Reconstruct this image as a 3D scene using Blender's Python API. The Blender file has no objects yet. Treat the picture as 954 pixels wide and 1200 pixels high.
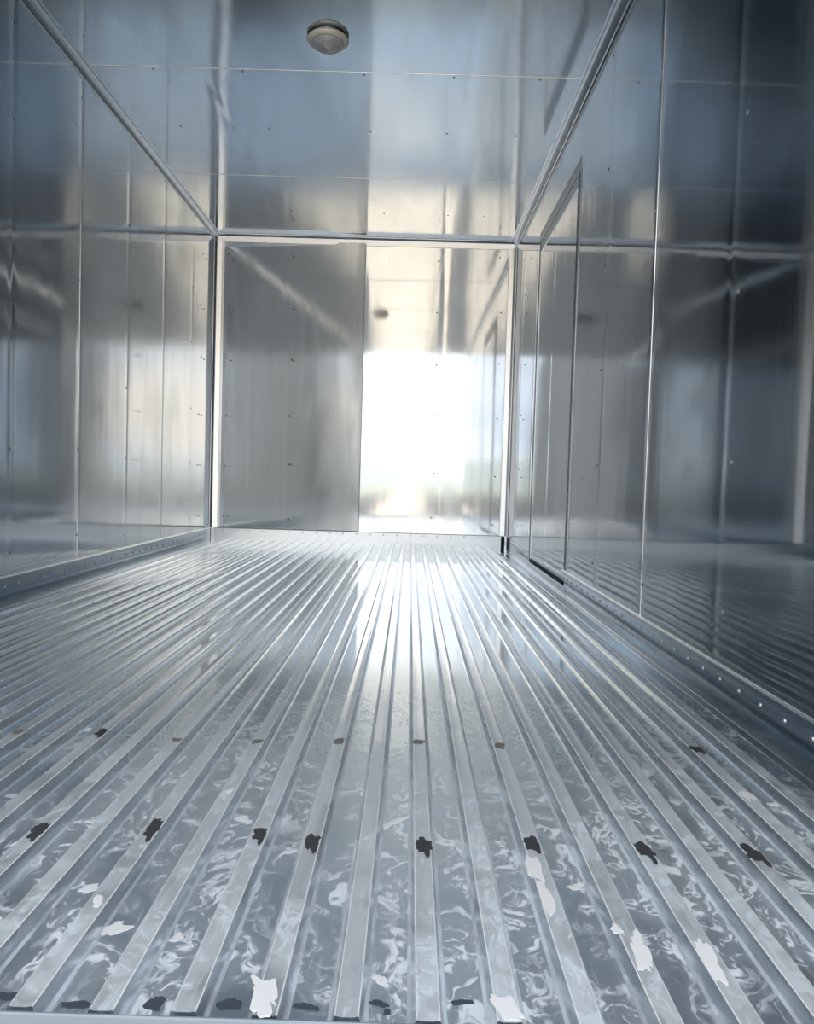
import bpy, bmesh, math, random
from mathutils import Vector, Matrix
random.seed(7)
D = bpy.data
S = bpy.context.scene
COL = S.collection
W, H, L = 2.31, 2.367, 5.319          # inside of the truck body: width, height, length (opening at y = 0)
GROUND = -1.08                        # yard level below the truck floor

# ------------------------------------------------------------------ camera
f_px = 912.1
yaw, pitch, roll = -.0035, -.0425, .0297
cy, sy, cp, sp = math.cos(yaw), math.sin(yaw), math.cos(pitch), math.sin(pitch)
fwd = Vector((sy*cp, cy*cp, sp)); rt = Vector((cy, -sy, 0)); up = rt.cross(fwd)
r2 = rt*math.cos(roll) + up*math.sin(roll); u2 = -rt*math.sin(roll) + up*math.cos(roll)
cam = D.cameras.new('camera'); co = D.objects.new('camera', cam); COL.objects.link(co)
co.matrix_world = Matrix(((r2.x, u2.x, -fwd.x, 1.5527), (r2.y, u2.y, -fwd.y, -.7435), (r2.z, u2.z, -fwd.z, .5352), (0, 0, 0, 1)))
cam.sensor_fit = 'VERTICAL'; cam.sensor_height = 36; cam.lens = 36*f_px/1200
cam.clip_start = .02; cam.clip_end = 400
S.camera = co

# ------------------------------------------------------------------ view, bounces
S.view_settings.view_transform = 'Standard'; S.view_settings.look = 'None'
S.view_settings.exposure = 1.1; S.view_settings.gamma = 1
S.view_settings.use_curve_mapping = False
S.cycles.max_bounces = 16; S.cycles.glossy_bounces = 14; S.cycles.diffuse_bounces = 5
S.cycles.transmission_bounces = 8
S.cycles.sample_clamp_indirect = 6

# ------------------------------------------------------------------ node helper
class NT:
    def __init__(s, tree): s.t = tree; s.n = tree.nodes; s.l = tree.links
    def new(s, typ, ins=None, **props):
        nd = s.n.new(typ)
        for k, v in props.items(): setattr(nd, k, v)
        for k, v in (ins or {}).items():
            s.put(nd.inputs[k], v)
        return nd
    def put(s, sock, v):
        if isinstance(v, bpy.types.NodeSocket): s.l.new(v, sock)
        elif isinstance(v, bpy.types.Node): s.l.new(v.outputs[0], sock)
        else: sock.default_value = v
    def math(s, op, a, b=0.0, c=0.0, clamp=False):
        nd = s.n.new('ShaderNodeMath'); nd.operation = op; nd.use_clamp = clamp
        for i, v in enumerate((a, b, c)): s.put(nd.inputs[i], v)
        return nd.outputs[0]
    def mix(s, fac, a, b):
        nd = s.n.new('ShaderNodeMix'); nd.data_type = 'RGBA'
        s.put(nd.inputs[0], fac); s.put(nd.inputs[6], a); s.put(nd.inputs[7], b)
        return nd.outputs[2]
    def noise(s, vec, scale, detail=2.0, rough=.5, dist=0.0):
        nd = s.new('ShaderNodeTexNoise', {'Scale': scale, 'Detail': detail, 'Roughness': rough, 'Distortion': dist})
        s.put(nd.inputs['Vector'], vec)
        return nd.outputs['Fac']
    def scale(s, vec, xyz):
        nd = s.n.new('ShaderNodeVectorMath'); nd.operation = 'MULTIPLY'
        s.put(nd.inputs[0], vec); nd.inputs[1].default_value = xyz
        return nd.outputs[0]
    def ramp(s, v, lo, hi):
        nd = s.n.new('ShaderNodeMapRange'); nd.clamp = True; nd.interpolation_type = 'SMOOTHSTEP'
        s.put(nd.inputs[0], v); nd.inputs[1].default_value = lo; nd.inputs[2].default_value = hi
        return nd.outputs[0]

def rgb(r, g, b): return (r, g, b, 1.0)
def material(name):
    m = D.materials.new(name); m.use_nodes = True
    t = NT(m.node_tree); t.n.clear()
    out = t.n.new('ShaderNodeOutputMaterial'); b = t.n.new('ShaderNodeBsdfPrincipled')
    t.l.new(b.outputs[0], out.inputs[0])
    return m, t, b
def plain(name, col, rough=.5, metal=0.0, **k):
    m, t, b = material(name)
    b.inputs['Base Color'].default_value = rgb(*col); b.inputs['Roughness'].default_value = rough
    b.inputs['Metallic'].default_value = metal
    for kk, v in k.items(): b.inputs[kk.replace('_', ' ')].default_value = v
    return m

# ------------------------------------------------------------------ world: bright hazy sky with broken cloud
wd = D.worlds.new('sky'); S.world = wd; wd.use_nodes = True
t = NT(wd.node_tree); t.n.clear()
geo = t.new('ShaderNodeTexCoord').outputs['Generated']
sep = t.new('ShaderNodeSeparateXYZ', {0: geo})
elev = t.ramp(sep.outputs[2], 0.0, .75)
blue = t.mix(elev, rgb(.80, .90, 1.0), rgb(.60, .70, .87))
flat = t.scale(geo, (2.2, 2.2, 7.0))
cl = t.noise(flat, 1.6, 6, .55, .3)
cloud = t.ramp(cl, .34, .62)
warm = t.noise(t.scale(geo, (1.2, 1.2, 4)), 1.3, 2)
cc = t.mix(t.ramp(warm, .4, .6), rgb(1.18, 1.2, 1.24), rgb(1.28, 1.12, .95))
skyc = t.mix(cloud, blue, cc)
bg = t.new('ShaderNodeBackground', {'Color': skyc, 'Strength': .85})
wo = t.new('ShaderNodeOutputWorld', {0: bg.outputs[0]})

# ------------------------------------------------------------------ sun: high, from ahead of the truck, so it never enters the box
sl = D.lights.new('sun', 'SUN'); sl.energy = 4.2; sl.angle = math.radians(3); sl.color = (1.0, .91, .80)
so = D.objects.new('sun', sl); COL.objects.link(so); so.location = (6, 8, 12)
so.rotation_euler = Vector((-.35, -.65, -.75)).to_track_quat('-Z', 'Y').to_euler()

# ------------------------------------------------------------------ materials
def sheet_metal(name, col, rough, along, streak=1.0, dish=1.0, crease_axis=None, crease0=0.0, seed=0.0, smear=.06, dust=0.0, crease=1.0):
    """rolled aluminium sheet: dished, puckered along the studs, faintly streaked along its rolling direction"""
    m, t, b = material(name)
    p0 = t.new('ShaderNodeNewGeometry').outputs['Position']
    add = t.n.new('ShaderNodeVectorMath'); add.operation = 'ADD'; t.put(add.inputs[0], p0); add.inputs[1].default_value = (seed, seed*1.7, seed*.6)
    p = add.outputs[0]
    lo = {'x': (.16, 1, 1), 'y': (1, .16, 1), 'z': (1, 1, .16)}[along]
    ps = t.scale(p, lo)
    big = t.noise(p, 1.1, 1.0, .4)
    mid = t.noise(ps, 3.2, 2.0, .5)
    fine = t.noise(t.scale(p, tuple(.3*v if v < 1 else v for v in lo)), 28, 1, .4)
    h = t.math('MULTIPLY', big, .0035*dish)
    h = t.math('MULTIPLY_ADD', mid, .0011*streak, h)
    h = t.math('MULTIPLY_ADD', fine, .00006*streak, h)
    if crease_axis is not None:
        s0 = t.new('ShaderNodeSeparateXYZ', {0: p0}).outputs[crease_axis]
        d = t.math('SUBTRACT', s0, crease0)
        d = t.math('PINGPONG', d, .305)             # 0 on a stud, .305 midway
        g = t.math('POWER', 2.718, t.math('MULTIPLY', t.math('MULTIPLY', d, d), -1/(.022**2)))
        w = t.noise(p, 5.0, 1.0)
        g = t.math('MULTIPLY', g, t.math('MULTIPLY_ADD', w, .0014*crease, .0001*crease))
        h = t.math('SUBTRACT', h, g)
    bp = t.new('ShaderNodeBump', {'Strength': 1.0, 'Distance': 1.0, 'Height': h})
    t.put(b.inputs['Normal'], bp.outputs[0])
    sm = t.noise(t.scale(p, tuple(.5*v for v in lo)), 9, 5, .62, .6)
    smr = t.ramp(sm, .42, .75)
    t.put(b.inputs['Roughness'], t.math('MULTIPLY_ADD', smr, smear, rough))
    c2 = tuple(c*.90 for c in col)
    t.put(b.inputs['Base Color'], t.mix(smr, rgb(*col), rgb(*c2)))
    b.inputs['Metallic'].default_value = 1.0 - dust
    return m

ALU = (.50, .565, .61)
M = {}
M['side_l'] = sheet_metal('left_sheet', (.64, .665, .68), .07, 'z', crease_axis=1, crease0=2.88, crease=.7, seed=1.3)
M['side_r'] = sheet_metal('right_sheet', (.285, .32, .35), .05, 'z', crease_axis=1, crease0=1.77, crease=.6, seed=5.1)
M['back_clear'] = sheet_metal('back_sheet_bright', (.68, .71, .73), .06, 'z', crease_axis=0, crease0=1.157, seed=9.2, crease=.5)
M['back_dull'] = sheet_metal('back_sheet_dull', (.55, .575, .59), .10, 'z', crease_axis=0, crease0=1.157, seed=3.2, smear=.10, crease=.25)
M['roof'] = sheet_metal('ceiling_sheet', (.535, .575, .605), .09, 'y', crease_axis=0, crease0=1.157, seed=7.7, crease=.5)
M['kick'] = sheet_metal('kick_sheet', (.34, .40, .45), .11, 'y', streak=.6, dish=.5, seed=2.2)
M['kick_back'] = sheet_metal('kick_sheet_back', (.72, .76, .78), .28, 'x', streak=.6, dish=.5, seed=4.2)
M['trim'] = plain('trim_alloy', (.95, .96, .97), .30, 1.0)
M['strip'] = plain('joint_strip_alloy', (.95, .96, .97), .22, 1.0)
M['sealant'] = plain('polished_lip', (.95, .96, .97), .25, 1.0)
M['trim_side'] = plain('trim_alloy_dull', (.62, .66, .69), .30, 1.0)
M['edge_glint'] = plain('rib_edge_glint', (.93, .97, .99), .38, .1)  # near-white tone painted in for the highlight along the rib edges
M['jamb'] = plain('jamb_alloy', (.62, .65, .67), .38, .85)
M['sill'] = plain('galvanised_sill', (.30, .37, .44), .5, .3)
M['rivet'] = plain('rivet_alloy', (.75, .78, .80), .3, 1.0)
M['screw'] = plain('screw_steel', (.32, .33, .35), .4, .9)
M['gasket'] = plain('gasket_rubber', (.012, .014, .016), .6)
M['shell'] = plain('insulated_shell', (.5, .52, .54), .7)
M['film'] = plain('white_film', (.82, .86, .89), .65)
M['scorch'] = plain('scorch', (.05, .056, .063), .7)
M['scorch_faint'] = plain('scorch_faint', (.20, .21, .21), .6)
M['spot_dark'] = plain('spot_dark', (.06, .085, .11), .6)

def floor_metal(name, base, rough, dustcol, lo, hi, amount, seed, relief=1.0, near_film=.06):
    m, t, b = material(name)
    p = t.new('ShaderNodeNewGeometry').outputs['Position']
    y = t.new('ShaderNodeSeparateXYZ', {0: p}).outputs[1]
    ps = t.scale(p, (1, .55, 1))
    # wiped swirls: a noise bent by another noise
    n1 = t.n.new('ShaderNodeTexNoise'); t.put(n1.inputs['Vector'], p); n1.inputs['Scale'].default_value = 7 + seed; n1.inputs['Detail'].default_value = 3
    wv = t.n.new('ShaderNodeVectorMath'); wv.operation = 'MULTIPLY_ADD'
    t.put(wv.inputs[0], n1.outputs['Color']); wv.inputs[1].default_value = (.20, .20, .20); t.put(wv.inputs[2], ps)
    sw = t.noise(wv.outputs[0], 36, 9, .70, .9)
    sw2 = t.noise(wv.outputs[0], 5, 5, .6, .8)
    near = t.math('SUBTRACT', 1.0, t.ramp(y, .3, 1.75))             # trodden dirt is tracked in at the door
    w = t.math('MULTIPLY', t.ramp(sw, lo, hi), t.ramp(sw2, .36, .60))
    blot = t.ramp(t.noise(wv.outputs[0], 11, 6, .7, 2.2), .62, .70)
    w = t.math('MAXIMUM', w, t.math('MULTIPLY', blot, .8))
    fine = t.ramp(t.noise(t.scale(p, (90, 5, 30)), 2.0, 3, .6), .5, .8)
    w = t.math('MULTIPLY', w, t.math('MULTIPLY_ADD', near, .90, .05))
    nz = t.new('ShaderNodeSeparateXYZ', {0: t.new('ShaderNodeNewGeometry').outputs['True Normal']}).outputs[2]
    flat = t.ramp(nz, .5, .95)                                     # dust lies on the level faces, the steep flanks stay clean
    film = t.math('MULTIPLY', flat, t.math('MULTIPLY_ADD', t.math('MULTIPLY', near, t.math('MULTIPLY_ADD', t.ramp(sw2, .3, .65), 1.1, .45)), near_film, .03))
    w = t.math('MULTIPLY', w, t.math('MULTIPLY_ADD', flat, .7, .3))
    d = t.math('MULTIPLY', t.math('ADD', t.math('ADD', w, film), t.math('MULTIPLY', fine, t.math('MULTIPLY_ADD', near, .22, .05))), amount, clamp=True)
    t.put(b.inputs['Base Color'], t.mix(d, rgb(*base), rgb(*dustcol)))
    t.put(b.inputs['Metallic'], t.math('SUBTRACT', 1.0, d, clamp=True))
    t.put(b.inputs['Roughness'], t.math('MULTIPLY_ADD', t.math('MULTIPLY', d, t.math('MULTIPLY_ADD', near, .85, .05)), .55, t.math('MULTIPLY_ADD', near, .16, rough)))
    hh = t.math('MULTIPLY', t.noise(t.scale(p, (1, .25, 1)), 11, 1.0, .4), .0011*relief)
    hh = t.math('MULTIPLY', hh, t.math('MULTIPLY_ADD', near, .9, .1))
    bp = t.new('ShaderNodeBump', {'Strength': 1.0, 'Distance': 1.0, 'Height': hh})
    t.put(b.inputs['Normal'], bp.outputs[0])
    return m
M['floor'] = floor_metal('floor_pan', (.58, .68, .77), .08, (.76, .86, .93), .50, .58, .95, 0, .25, .20)
M['rib'] = floor_metal('floor_rib_metal', (.84, .89, .94), .13, (.64, .765, .85), .50, .72, .9, 3, .15, .45)

# ------------------------------------------------------------------ mesh helpers
def mk(name, bm, mat, parent=None, smooth=False, kind=None):
    me = D.meshes.new(name); bm.to_mesh(me); bm.free()
    if smooth:
        for p in me.polygons: p.use_smooth = True
    me.materials.append(mat)
    o = D.objects.new(name, me); COL.objects.link(o)
    if parent: o.parent = parent
    if kind: o['kind'] = kind
    return o
def box(bm, x0, x1, y0, y1, z0, z1, bev=0.0):
    ps = [(x, y, z) for x in (x0, x1) for y in (y0, y1) for z in (z0, z1)]
    v = [bm.verts.new(p) for p in ps]
    fs = [bm.faces.new([v[i] for i in q]) for q in ((0, 1, 3, 2), (4, 6, 7, 5), (0, 4, 5, 1), (2, 3, 7, 6), (0, 2, 6, 4), (1, 5, 7, 3))]
    if bev:
        es = list({e for f in fs for e in f.edges})
        bmesh.ops.bevel(bm, geom=es, offset=bev, segments=1, affect='EDGES')
    return bm
def boxo(name, b, mat, parent=None, bev=0.0, kind=None):
    bm = bmesh.new(); box(bm, *b, bev=bev); bmesh.ops.recalc_face_normals(bm, faces=bm.faces)
    return mk(name, bm, mat, parent, kind=kind)
def prism(bm, pts, fn, a0, a1):
    """extrude the 2-D outline pts between a0 and a1; fn(u, v, a) -> point"""
    A = [bm.verts.new(fn(u, v, a0)) for u, v in pts]; B = [bm.verts.new(fn(u, v, a1)) for u, v in pts]
    n = len(pts)
    for i in range(n):
        j = (i+1) % n
        bm.faces.new((A[i], A[j], B[j], B[i]))
    bm.faces.new(A[::-1]); bm.faces.new(B)
    bmesh.ops.recalc_face_normals(bm, faces=bm.faces)
    return bm
def prismo(name, pts, fn, a0, a1, mat, parent=None, kind=None):
    o = mk(name, prism(bmesh.new(), pts, fn, a0, a1), mat, parent, kind=kind)
    if len(pts) > 8 and not name.startswith('trim'):                     # rounded sections: smooth along the sweep, sharp at the corners
        me = o.data
        for p in me.polygons: p.use_smooth = True
        me.set_sharp_from_angle(angle=math.radians(38))
    return o
def lathe(bm, prof, seg=48):
    rings = []
    for r, z in prof:
        if r < 1e-6: rings.append([bm.verts.new((0, 0, z))])
        else: rings.append([bm.verts.new((r*math.cos(2*math.pi*k/seg), r*math.sin(2*math.pi*k/seg), z)) for k in range(seg)])
    for a, b in zip(rings, rings[1:]):
        for k in range(seg):
            j = (k+1) % seg
            if len(a) == 1 and len(b) == 1: continue
            if len(a) == 1: bm.faces.new((a[0], b[j], b[k]))
            elif len(b) == 1: bm.faces.new((a[k], a[j], b[0]))
            else: bm.faces.new((a[k], a[j], b[j], b[k]))
    bmesh.ops.recalc_face_normals(bm, faces=bm.faces)
    return bm
DOME = [(0.0, .0022), (.5, .0019), (.85, .0011), (1.0, 0.0)]
_dome = {}
def dome(name, kind, mat, r, h, parent, loc, normal):
    key = (kind, r)
    if key not in _dome:
        o = mk(name, lathe(bmesh.new(), [(q*r, z/.0022*h) for q, z in DOME], 10), mat, parent, smooth=True); _dome[key] = o.data
    else:
        o = D.objects.new(name, _dome[key]); COL.objects.link(o); o.parent = parent
    o.location = loc; o.rotation_euler = Vector(normal).to_track_quat('Z', 'Y').to_euler()
    return o

# ------------------------------------------------------------------ walls and ceiling: insulated slab + sheet panels + joint strips
T = .08; PT = .003; GAP = .0015
seamL = [.44, 1.66, 2.885, 4.105]
seamR = [.55, 1.77]
seamC = [.42, 1.64, 2.86, 4.11]
STRIP = [(.0032*math.cos(math.pi*i/8), .0026*math.sin(math.pi*i/8)) for i in range(9)]

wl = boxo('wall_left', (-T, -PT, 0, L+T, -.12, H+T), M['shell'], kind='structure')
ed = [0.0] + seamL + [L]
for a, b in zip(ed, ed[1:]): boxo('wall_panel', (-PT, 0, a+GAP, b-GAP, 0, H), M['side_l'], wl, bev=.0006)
for s in seamL: prismo('joint_strip', STRIP, lambda u, v, a, s=s: (v, s+u, a), .113, H-.03, M['strip'], wl)

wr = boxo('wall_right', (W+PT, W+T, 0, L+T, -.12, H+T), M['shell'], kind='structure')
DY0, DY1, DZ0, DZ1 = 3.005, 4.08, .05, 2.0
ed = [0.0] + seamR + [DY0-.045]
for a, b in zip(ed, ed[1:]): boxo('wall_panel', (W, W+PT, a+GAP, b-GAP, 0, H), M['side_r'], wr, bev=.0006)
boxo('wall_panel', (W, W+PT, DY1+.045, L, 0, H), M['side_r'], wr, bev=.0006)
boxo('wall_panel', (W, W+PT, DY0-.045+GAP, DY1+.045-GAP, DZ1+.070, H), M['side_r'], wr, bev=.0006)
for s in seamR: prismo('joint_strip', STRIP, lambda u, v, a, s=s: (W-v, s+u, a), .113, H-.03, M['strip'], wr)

wb = boxo('wall_back', (-T, W+T, L+.074, L+.16, -.12, H+T), M['shell'], kind='structure')
XS = 1.157; KH_ = .1165
pl = boxo('wall_panel', (.002, XS/math.cos(.08)-.001, 0, PT, KH_, H-.036), M['back_dull'], wb, bev=.0006); pl.location = (0, L+.069, 0); pl.rotation_euler = (0, 0, -.08); pl['label'] = 'dull smudged sheet left of the middle seam'
pr_ = boxo('wall_panel', (XS+GAP, W, L, L+PT, 0, H), M['back_clear'], wb, bev=.0006); pr_['label'] = 'bright mirror-like sheet right of the middle seam'
prismo('joint_strip', STRIP, lambda u, v, a: (XS+u, L-v, a), .113, H-.03, M['strip'], wb)

ce = boxo('ceiling', (-T, W+T, 0, L+T, H+PT, H+T), M['shell'], kind='structure')
ed = [0.0] + seamC + [L]
for a, b in zip(ed, ed[1:]): boxo('ceiling_panel', (0, W, a+GAP, b-GAP, H, H+PT), M['roof'], ce, bev=.0006)
for s in seamC: prismo('joint_strip', STRIP, lambda u, v, a, s=s: (a, s+u, H-v), .03, W-.03, M['strip'], ce)

# screws along the studs
zs = [.21, .60, 1.01, 1.42, 1.83, 2.24]
rj = random.Random(3)
for y in (4.72, 4.105, 3.49, 2.88, 2.27, 1.66, 1.05, .44):
    for z in zs:
        if abs(y-4.105) < .01 and z in (.6, 1.42): continue
        dome('screw', 's', M['screw'], .0062, .0022, wl, (0 if y not in seamL else .001, y+rj.uniform(-.012, .012), z+rj.uniform(-.03, .03)), (1, 0, 0))
for y in (4.72, 2.44, 1.77, 1.11, .55):
    for z in zs:
        dome('screw', 'r', M['rivet'], .0065, .0024, wr, (W-.001*(y in seamR), y+rj.uniform(-.012, .012), z+rj.uniform(-.03, .03)), (-1, 0, 0))
for x in (.10, .598, 1.135, 1.722, 2.20):
    for z in zs:
        dome('screw', 's', M['screw'], .0062, .0022, wb, (x+rj.uniform(-.012, .012), L, z+rj.uniform(-.03, .03)), (0, -1, 0))
for y in (1.66, 2.87, 3.45, 4.10, 4.72):
    for x in (.28, .72, 1.30, 1.72, 2.05):
        dome('screw', 's', M['screw'], .0062, .0022, ce, (x+rj.uniform(-.05, .05), y+.012, H), (0, 0, -1))

# ------------------------------------------------------------------ corner trims (cove angles)
COVE = [(0, 0), (.040, 0), (.040, .0035), (.036, .0048), (.030, .0042), (.019, .010), (.010, .019), (.0042, .030), (.0048, .036), (.0035, .040), (0, .040)]
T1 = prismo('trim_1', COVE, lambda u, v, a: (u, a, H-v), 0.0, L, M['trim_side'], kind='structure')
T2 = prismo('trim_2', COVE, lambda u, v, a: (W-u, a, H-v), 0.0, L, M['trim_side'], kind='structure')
# (u along the back wall, v off it): a broad face turned a little towards the room, a steep one along the side
def wedge(t):
    w0, w1 = .016, .052; k = math.tan(t)*(w1-w0)
    return [(0, -.072), (w1+.002, -.072), (w1+.002, .0025), (w1, .0045), (w0, .0045+k), (w0-.004, .0065+k), (.005, .036), (.003, .040), (0, .040)]
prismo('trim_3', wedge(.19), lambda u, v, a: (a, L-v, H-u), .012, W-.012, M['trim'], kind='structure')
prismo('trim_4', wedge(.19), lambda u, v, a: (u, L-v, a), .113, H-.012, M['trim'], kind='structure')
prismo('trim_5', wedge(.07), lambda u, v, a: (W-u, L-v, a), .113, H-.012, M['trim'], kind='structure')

BEAD = [(.0028*math.cos(math.pi*i/8), .003*math.sin(math.pi*i/8)) for i in range(9)]
for i, tr in enumerate((T1, T2)):
    fx = (lambda q: q) if i == 0 else (lambda q: W-q)
    prismo('sealant_bead', BEAD, lambda u, v, a: (fx(.0415+u), a, H-v), 0.0, L-.04, M['sealant'], tr)
    prismo('sealant_bead', BEAD, lambda u, v, a: (fx(v), a, H-.0415-u), 0.0, L-.04, M['sealant'], tr)

# ------------------------------------------------------------------ kick plates with rolled lip and rivets
KH = .113
KICK = [(0, -.01), (.004, -.01), (.004, KH-.005), (.0062, KH-.0042), (.0072, KH-.002), (.0064, KH), (.0045, KH+.0012), (0, KH+.0012)]
def riv_line(par, fn, n, r=.0055): 
    for k in range(n): dome('rivet', 'k', M['rivet'], r, .0036, par, *fn(k))
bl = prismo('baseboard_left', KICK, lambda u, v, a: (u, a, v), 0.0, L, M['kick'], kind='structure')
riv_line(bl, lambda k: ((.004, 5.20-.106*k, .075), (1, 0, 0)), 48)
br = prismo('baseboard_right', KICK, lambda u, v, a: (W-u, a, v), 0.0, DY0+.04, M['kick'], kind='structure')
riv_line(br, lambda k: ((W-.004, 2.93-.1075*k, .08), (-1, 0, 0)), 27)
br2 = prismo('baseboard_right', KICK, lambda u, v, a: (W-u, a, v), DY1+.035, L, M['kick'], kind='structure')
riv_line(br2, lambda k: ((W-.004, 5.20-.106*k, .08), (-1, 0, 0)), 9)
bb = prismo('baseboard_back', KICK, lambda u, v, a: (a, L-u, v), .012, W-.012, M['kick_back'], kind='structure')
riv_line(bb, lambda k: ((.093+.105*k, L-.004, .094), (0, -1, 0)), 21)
boxo('corner_gap', (W-.040, W-.012, L-.0065, L-.0042, 0, KH-.006), M['gasket'], bb)
boxo('corner_cap', (.006, .034, L-.012, L-.004, -.005, KH+.004), M['trim'], bb, bev=.001)
# bright lips
LIP = [(0, KH-.001)] + [(.0045+.0045*math.cos(math.pi*(-.35+1.0*i/9)), KH+.0005+.0045*math.sin(math.pi*(-.35+1.0*i/9))) for i in range(10)] + [(0, KH+.004)]
prismo('lip', LIP, lambda u, v, a: (u, a, v), 0.0, L-.01, M['sealant'], bl)
prismo('lip', LIP, lambda u, v, a: (W-u, a, v), 0.0, DY0+.04, M['sealant'], br)

# ------------------------------------------------------------------ side door in the right wall
dr = D.objects.new('door_1', None); COL.objects.link(dr); dr.location = (W, DY0, 0); dr['kind'] = 'structure'
def dpart(name, b, mat, bev=0.0):
    x0, x1, y0, y1, z0, z1 = b
    return boxo(name, (x0-W, x1-W, y0-DY0, y1-DY0, z0, z1), mat, dr, bev)
dpart('door_panel', (W-.001, W+PT, DY0, DY1, DZ0+.012, DZ1), M['side_r'], .0006)
fw_ = .040
dpart('gasket', (W-.0005, W+.002, DY0-.006, DY0, DZ0, DZ1+.006), M['gasket'])
dpart('gasket', (W-.0005, W+.002, DY1, DY1+.006, DZ0, DZ1+.006), M['gasket'])
dpart('gasket', (W-.0010, W+.002, DY0-.004, DY1+.004, DZ1, DZ1+.010), M['gasket'])
dpart('gasket', (W-.004, W+.002, DY0-.006, DY1+.006, DZ0-.008, DZ0+.012), M['gasket'])
FR = [(0, 0), (.0030, .001), (.0040, .004), (.0022, .010), (.0022, .030), (.0040, .036), (.0030, .039), (0, .040)]
prismo('door_frame', FR, lambda u, v, a: (-u, -.006-v, a), -.0, DZ1+.010, M['jamb'], dr)
prismo('door_frame', FR, lambda u, v, a: (-u, DY1-DY0+.006+v, a), -.0, DZ1+.010, M['jamb'], dr)
prismo('door_frame', FR, lambda u, v, a: (-u, a, DZ1+.010+v*1.45), -.046, DY1-DY0+.046, M['jamb'], dr)
dpart('top_rail', (W-.0030, W-.001, DY0+.004, DY1-.004, DZ1-.052, DZ1-.001), M['jamb'], .0008)
EDG = [(0, 0), (.003, 0), (.0042, .003), (.003, .006), (0, .006)]
prismo('edge_trim', EDG, lambda u, v, a: (-.001-u, .001+v, a), DZ0+.012, DZ1, M['strip'], dr)
prismo('edge_trim', EDG, lambda u, v, a: (-.001-u, DY1-DY0-.001-v, a), DZ0+.012, DZ1, M['strip'], dr)
prismo('edge_trim', EDG, lambda u, v, a: (-.001-u, a, DZ1-.054-v), .007, DY1-DY0-.007, M['strip'], dr)
dpart('door_sill', (W-.006, W+PT, DY0-.046, DY1+.046, -.01, DZ0-.008), M['kick'])

# ------------------------------------------------------------------ ribbed floor
PITCH = .0785; X0 = 1.585
fl = boxo('floor', (0, W, -.0225, L, -.05, 0), M['floor'], kind='structure')
RH = .018; WT = .0245/2; WB = .0325/2
RR = .0018
def arc(cx, cz, r, a0, a1, n=5): return [(cx+r*math.cos(math.radians(a0+(a1-a0)*i/n)), cz+r*math.sin(math.radians(a0+(a1-a0)*i/n))) for i in range(n+1)]
right = [(WT-.006, RH-.0006)] + arc(WT-RR, RH-RR+.0004, RR, 90, 18) + [(WB, .0016), (WB+.003, .0004), (WB+.004, 0)]
PR = [(-u, v) for u, v in right[::-1]] + right
rm = None
ribs = []
k0 = -20
for k in range(k0, 10):
    x = X0 + k*PITCH
    if x < .03 or x > W-.03: continue
    if rm is None:
        o = prismo('floor_rib', PR, lambda u, v, a: (u, a, v), -.022, L-.012, M['rib'], fl); rm = o.data
        rm.materials.append(M['edge_glint'])
        for p in rm.polygons:                        # glint on the rounded shoulders, put in as a pale colour
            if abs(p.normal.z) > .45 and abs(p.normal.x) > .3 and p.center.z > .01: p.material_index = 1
    else:
        o = D.objects.new('floor_rib', rm); COL.objects.link(o); o.parent = fl
    o.location = (x, .004 if k % 2 else .002, 0); ribs.append(x)
# flat edge angle where floor meets each wall
ANG = [(0, 0), (.030, 0), (.030, .002), (.006, .003), (.0, .004)]
prismo('edge_angle', ANG, lambda u, v, a: (.004+u*.7, a, v), 0.0, L-.01, M['strip'], fl)
prismo('edge_angle', ANG, lambda u, v, a: (W-.004-u*.7, a, v), 0.0, L-.01, M['strip'], fl)
# sill at the tail of the floor
sill = prismo('tail_sill', [(-.001, -.06), (-.05, -.06), (-.05, -.050), (-.008, -.050), (-.0055, .0135), (-.004, .015), (-.0022, .015), (-.001, .0135)],
              lambda u, v, a: (a, u-.023, v+.0035), -T, W+T, M['sill'], fl)

# ------------------------------------------------------------------ marks stuck on the floor (each its own outline)
def blob(name, mat, x, y, z, rx, ry, seed, rough=.35, rot=0.0, n=26, th=.0006):
    r = random.Random(seed)
    ph = [(q, r.uniform(0, 6.28), r.uniform(.4, 1)/q**.45) for q in (1, 2, 3, 4, 5, 7, 9, 11)]
    tot = sum(q[2] for q in ph)
    pts = []
    for i in range(n):
        a = 2*math.pi*i/n
        rr = 1 + rough*1.5*sum(am*math.sin(q*a+p) for q, p, am in ph)/tot + r.uniform(-.10, .10)*rough
        ca, sa = math.cos(a), math.sin(a)
        u, v = rx*rr*abs(ca)**.7*(1 if ca > 0 else -1), ry*rr*abs(sa)**.7*(1 if sa > 0 else -1)
        pts.append((u*math.cos(rot)-v*math.sin(rot), u*math.sin(rot)+v*math.cos(rot)))
    bm = bmesh.new()
    c0 = bm.verts.new((0, 0, th)); B = [bm.verts.new((u, v, 0)) for u, v in pts]; Tt = [bm.verts.new((u*.96, v*.96, th)) for u, v in pts]
    for i in range(n):
        j = (i+1) % n
        bm.faces.new((B[i], B[j], Tt[j], Tt[i])); bm.faces.new((Tt[i], Tt[j], c0))
    bmesh.ops.recalc_face_normals(bm, faces=bm.faces)
    o = mk(name, bm, mat, fl); o.location = (x, y, z)
    return o
def snap(x): return min(ribs, key=lambda q: abs(q-x))
TOP = RH - .0002
sd = 11
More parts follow.
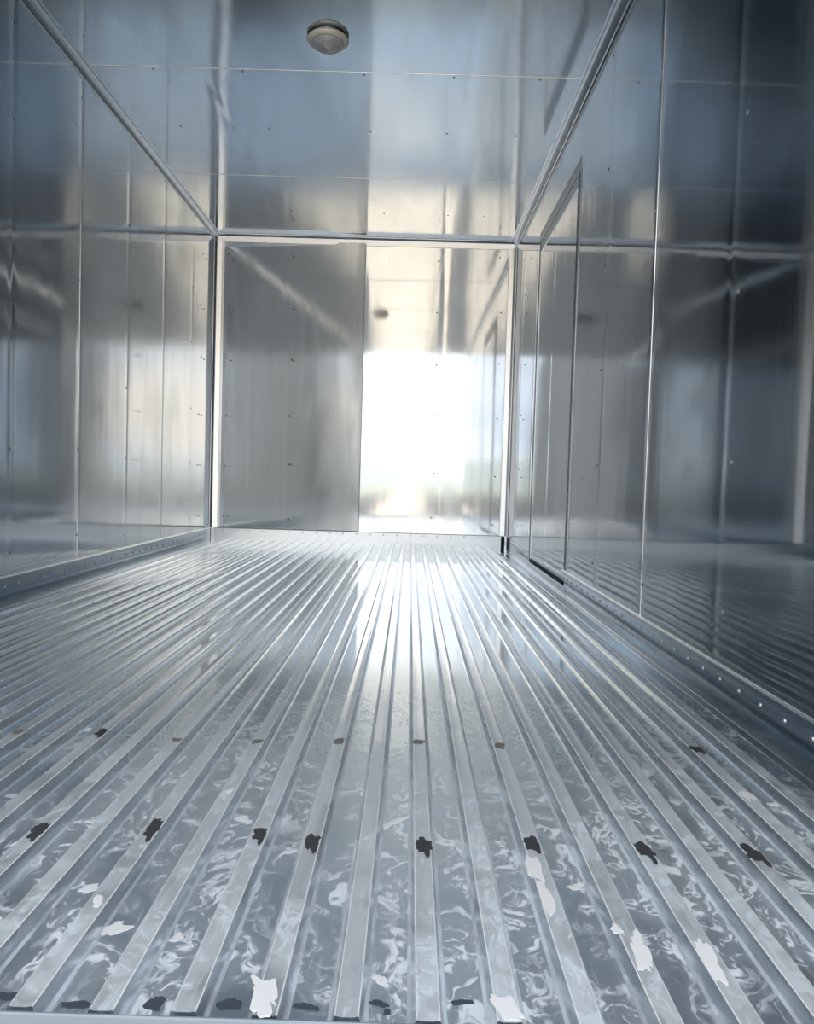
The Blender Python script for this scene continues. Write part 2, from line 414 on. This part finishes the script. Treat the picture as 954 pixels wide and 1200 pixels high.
for x, y, s in ((1.049, .351, 1.0), (1.195, .367, 1.1), (1.345, .355, .8), (1.43, .337, .9), (1.585, .34, 1.0), (1.74, .358, .95), (1.897, .345, 1.0), (2.056, .348, 1.1),
                (.959, .77, .8), (1.128, .74, .4), (1.28, .744, .5), (1.424, .757, .7), (1.583, .772, .6), (1.737, .766, .7), (2.134, .78, .8), (.80, .76, .6)):
    sd += 1
    xs = snap(x)
    o = blob('scorch_mark', M['scorch' if s > .71 else 'scorch_faint'], xs, y, TOP, .0105, .022*s, sd, .45)
    if s > .7:
        blob('scorch_mark', M['scorch'], xs+.006, y-.02*s, TOP+.0007, .0038, .020*s, sd+40, .3)
# un-projected places of the white remnants and dark spots: (pixel x, pixel y, height, half width m, half length m, rotation)
film = [(1.733, .285, TOP, .0095, .034, 0), (1.737, .215, TOP, .0085, .036, .05), (1.824, .098, TOP, .0095, .034, -.1), (1.896, .095, TOP, .0095, .036, 0),
        (1.662, .005, TOP, .0115, .020, .2), (1.808, .145, TOP, .0065, .008, 0), (2.137, .55, TOP, .010, .02, 0), (1.272, .50, TOP, .005, .010, 0), (1.193, .17, TOP, .006, .012, .3)]
for i, (x, y, z, a, b, r) in enumerate(film):
    blob('white_residue', M['film'], x, y, z, a, b, 60+i, .45, r, n=34)
blob('white_residue', M['film'], 1.424, .008, RH+.0004, .0135, .026, 78, .6, .3, n=40)
for i, (x, y, a, b, r) in enumerate(((1.158, .227, .014, .008, .5), (1.178, .119, .013, .013, .2), (1.219, .143, .018, .011, .6), (1.538, .063, .006, .010, .5), (1.665, .275, .007, .007, .3),
                                     (1.792, .272, .012, .006, .4), (2.206, .523, .020, .009, -.5), (2.19, .562, .012, .008, .2), (1.982, .217, .009, .018, -.6), (1.494, .555, .010, .018, .5),
                                     (1.54, .444, .007, .022, -.7), (1.30, .13, .006, .008, 0), (.893, .835, .014, .010, 0), (1.39, 1.246, .005, .012, 0))):
    blob('white_residue', M['film'], x, y, .0003, a, b, 90+i, .6, r, n=30)
for i, (x, y, a, b, r) in enumerate(((1.386, .020, .014, .007, .1), (1.461, .020, .013, .0045, -.2), (1.536, .028, .010, .004, -.4), (1.545, .016, .004, .004, 0), (1.311, .018, .009, .010, 0), (1.236, .012, .015, .005, .1), (1.622, .034, .011, .004, .2), (1.75, .012, .005, .004, 0), (1.986, .045, .010, .005, .1), (1.16, .020, .010, .006, .1))):
    blob('dark_spot', M['spot_dark'], x, y, .0003, a, b, 130+i, .4, r)  # dark patches in the valleys next to the tail sill

# ------------------------------------------------------------------ ceiling lamp
lamp = D.objects.new('ceiling_lamp', None); COL.objects.link(lamp); lamp.location = (1.153, 2.585, H)
lamp['label'] = 'round unlit dome lamp with cream ring and clear ribbed lens under the ceiling'; lamp['category'] = 'ceiling lamp'
M['lamp_base'] = plain('lamp_base_metal', (.30, .31, .33), .3, 1.0)
M['lamp_ring'] = plain('lamp_ring_cream', (.97, .94, .85), .3, .1)
M['lens'] = plain('lamp_lens', (.95, .97, .98), .04, 0.0, Transmission_Weight=.45, IOR=1.49)
M['reflector'] = plain('lamp_reflector', (.88, .87, .84), .35, .3)
mk('base', lathe(bmesh.new(), [(0, 0), (.079, 0), (.080, -.002), (.078, -.0065), (0, -.0065)]), M['lamp_base'], lamp, True)
rg = mk('ring', lathe(bmesh.new(), [(.064, -.0165), (.080, -.0165), (.0865, -.020), (.0875, -.025), (.084, -.031), (.074, -.037), (.069, -.038), (.066, -.034), (.064, -.0165)]), M['lamp_ring'], lamp, True)
RL = .0665
prof = []
N = 66
for i in range(N+1):
    q = i/N; r = RL*(1-q)
    z = -.037 - .022*math.sqrt(max(0, 1-(r/RL)**2.6)) - .0016*math.sin(q*2*math.pi*7)*(0 if i in (0, N) else 1)
    prof.append((max(r, 0), z))
inner = [(r*.955, z+.0028) for r, z in prof[::-1]]
ln = mk('lens', lathe(bmesh.new(), prof + inner + [prof[0]]), M['lens'], lamp, True)
rf = mk('reflector', lathe(bmesh.new(), [(.0, -.0175), (.022, -.0175), (.026, -.020), (.060, -.034)]), M['reflector'], lamp, True)
bm = bmesh.new(); lathe(bm, [(0, -.012), (.004, -.011), (.008, -.004), (.008, .006), (.005, .012), (.005, .018), (0, .018)], 20)
bo = mk('bulb', bm, plain('bulb_glass', (.10, .12, .22), .15, .4), lamp, True); bo.location = (.006, -.004, -.024); bo.rotation_euler = (0, 1.2, .6)
for o in (rg, ln, rf): o.location = (0, 0, .010)

# ------------------------------------------------------------------ the yard behind the truck, seen only in the reflections
def yard_mat():
    m, t, b = material('yard_concrete')
    p = t.new('ShaderNodeNewGeometry').outputs['Position']
    n = t.noise(p, .9, 5, .6)
    t.put(b.inputs['Base Color'], t.mix(t.ramp(n, .35, .65), rgb(.62, .545, .445), rgb(.70, .62, .52)))
    b.inputs['Roughness'].default_value = .9
    return m
def asphalt_mat():
    m, t, b = material('yard_asphalt')
    p = t.new('ShaderNodeNewGeometry').outputs['Position']
    n = t.noise(p, .7, 5, .6)
    t.put(b.inputs['Base Color'], t.mix(t.ramp(n, .35, .65), rgb(.095, .10, .105), rgb(.14, .14, .14)))
    b.inputs['Roughness'].default_value = .9
    return m
def grass_mat():
    m, t, b = material('field_grass')
    p = t.new('ShaderNodeNewGeometry').outputs['Position']
    n = t.noise(p, .12, 5, .6)
    t.put(b.inputs['Base Color'], t.mix(t.ramp(n, .35, .65), rgb(.33, .35, .26), rgb(.44, .43, .33)))
    b.inputs['Roughness'].default_value = .95
    return m
boxo('ground', (-80, 80, -75, 30, GROUND-.3, GROUND), asphalt_mat(), kind='structure')
boxo('pavement', (-.1, 2.3, -75, 6, GROUND-.25, GROUND+.004), yard_mat(), kind='structure')
boxo('field', (-160, 160, -200, -75, GROUND-.35, GROUND-.02), grass_mat(), kind='structure')
# low wooded ridge far behind
bm = bmesh.new(); r = random.Random(5)
xs = [-160+4*i for i in range(81)]
hs = [2.2+1.6*math.sin(i*.21)+1.1*math.sin(i*.53+1)+r.uniform(0, 1.0) for i in range(81)]
A = [bm.verts.new((x, -110, GROUND-.1)) for x in xs]; B = [bm.verts.new((x, -116, GROUND+max(1, h))) for x, h in zip(xs, hs)]; Cc = [bm.verts.new((x, -140, GROUND-.1)) for x in xs]
for i in range(80):
    bm.faces.new((A[i], A[i+1], B[i+1], B[i])); bm.faces.new((B[i], B[i+1], Cc[i+1], Cc[i]))
bmesh.ops.recalc_face_normals(bm, faces=bm.faces)
mk('hills', bm, plain('ridge_hazy', (.30, .34, .34), .95), kind='structure')
# two sheds out of view, added and sized to darken the wall reflections
M['cladding'] = plain('added_shed_cladding', (.19, .20, .21), .7)
boxo('added_shed', (-13.0, -4.2, -36, -28, GROUND, GROUND+8.5), M['cladding'], kind='structure')
boxo('added_shed', (9.6, 14.2, -36, -28, GROUND, GROUND+8.5), M['cladding'], kind='structure')
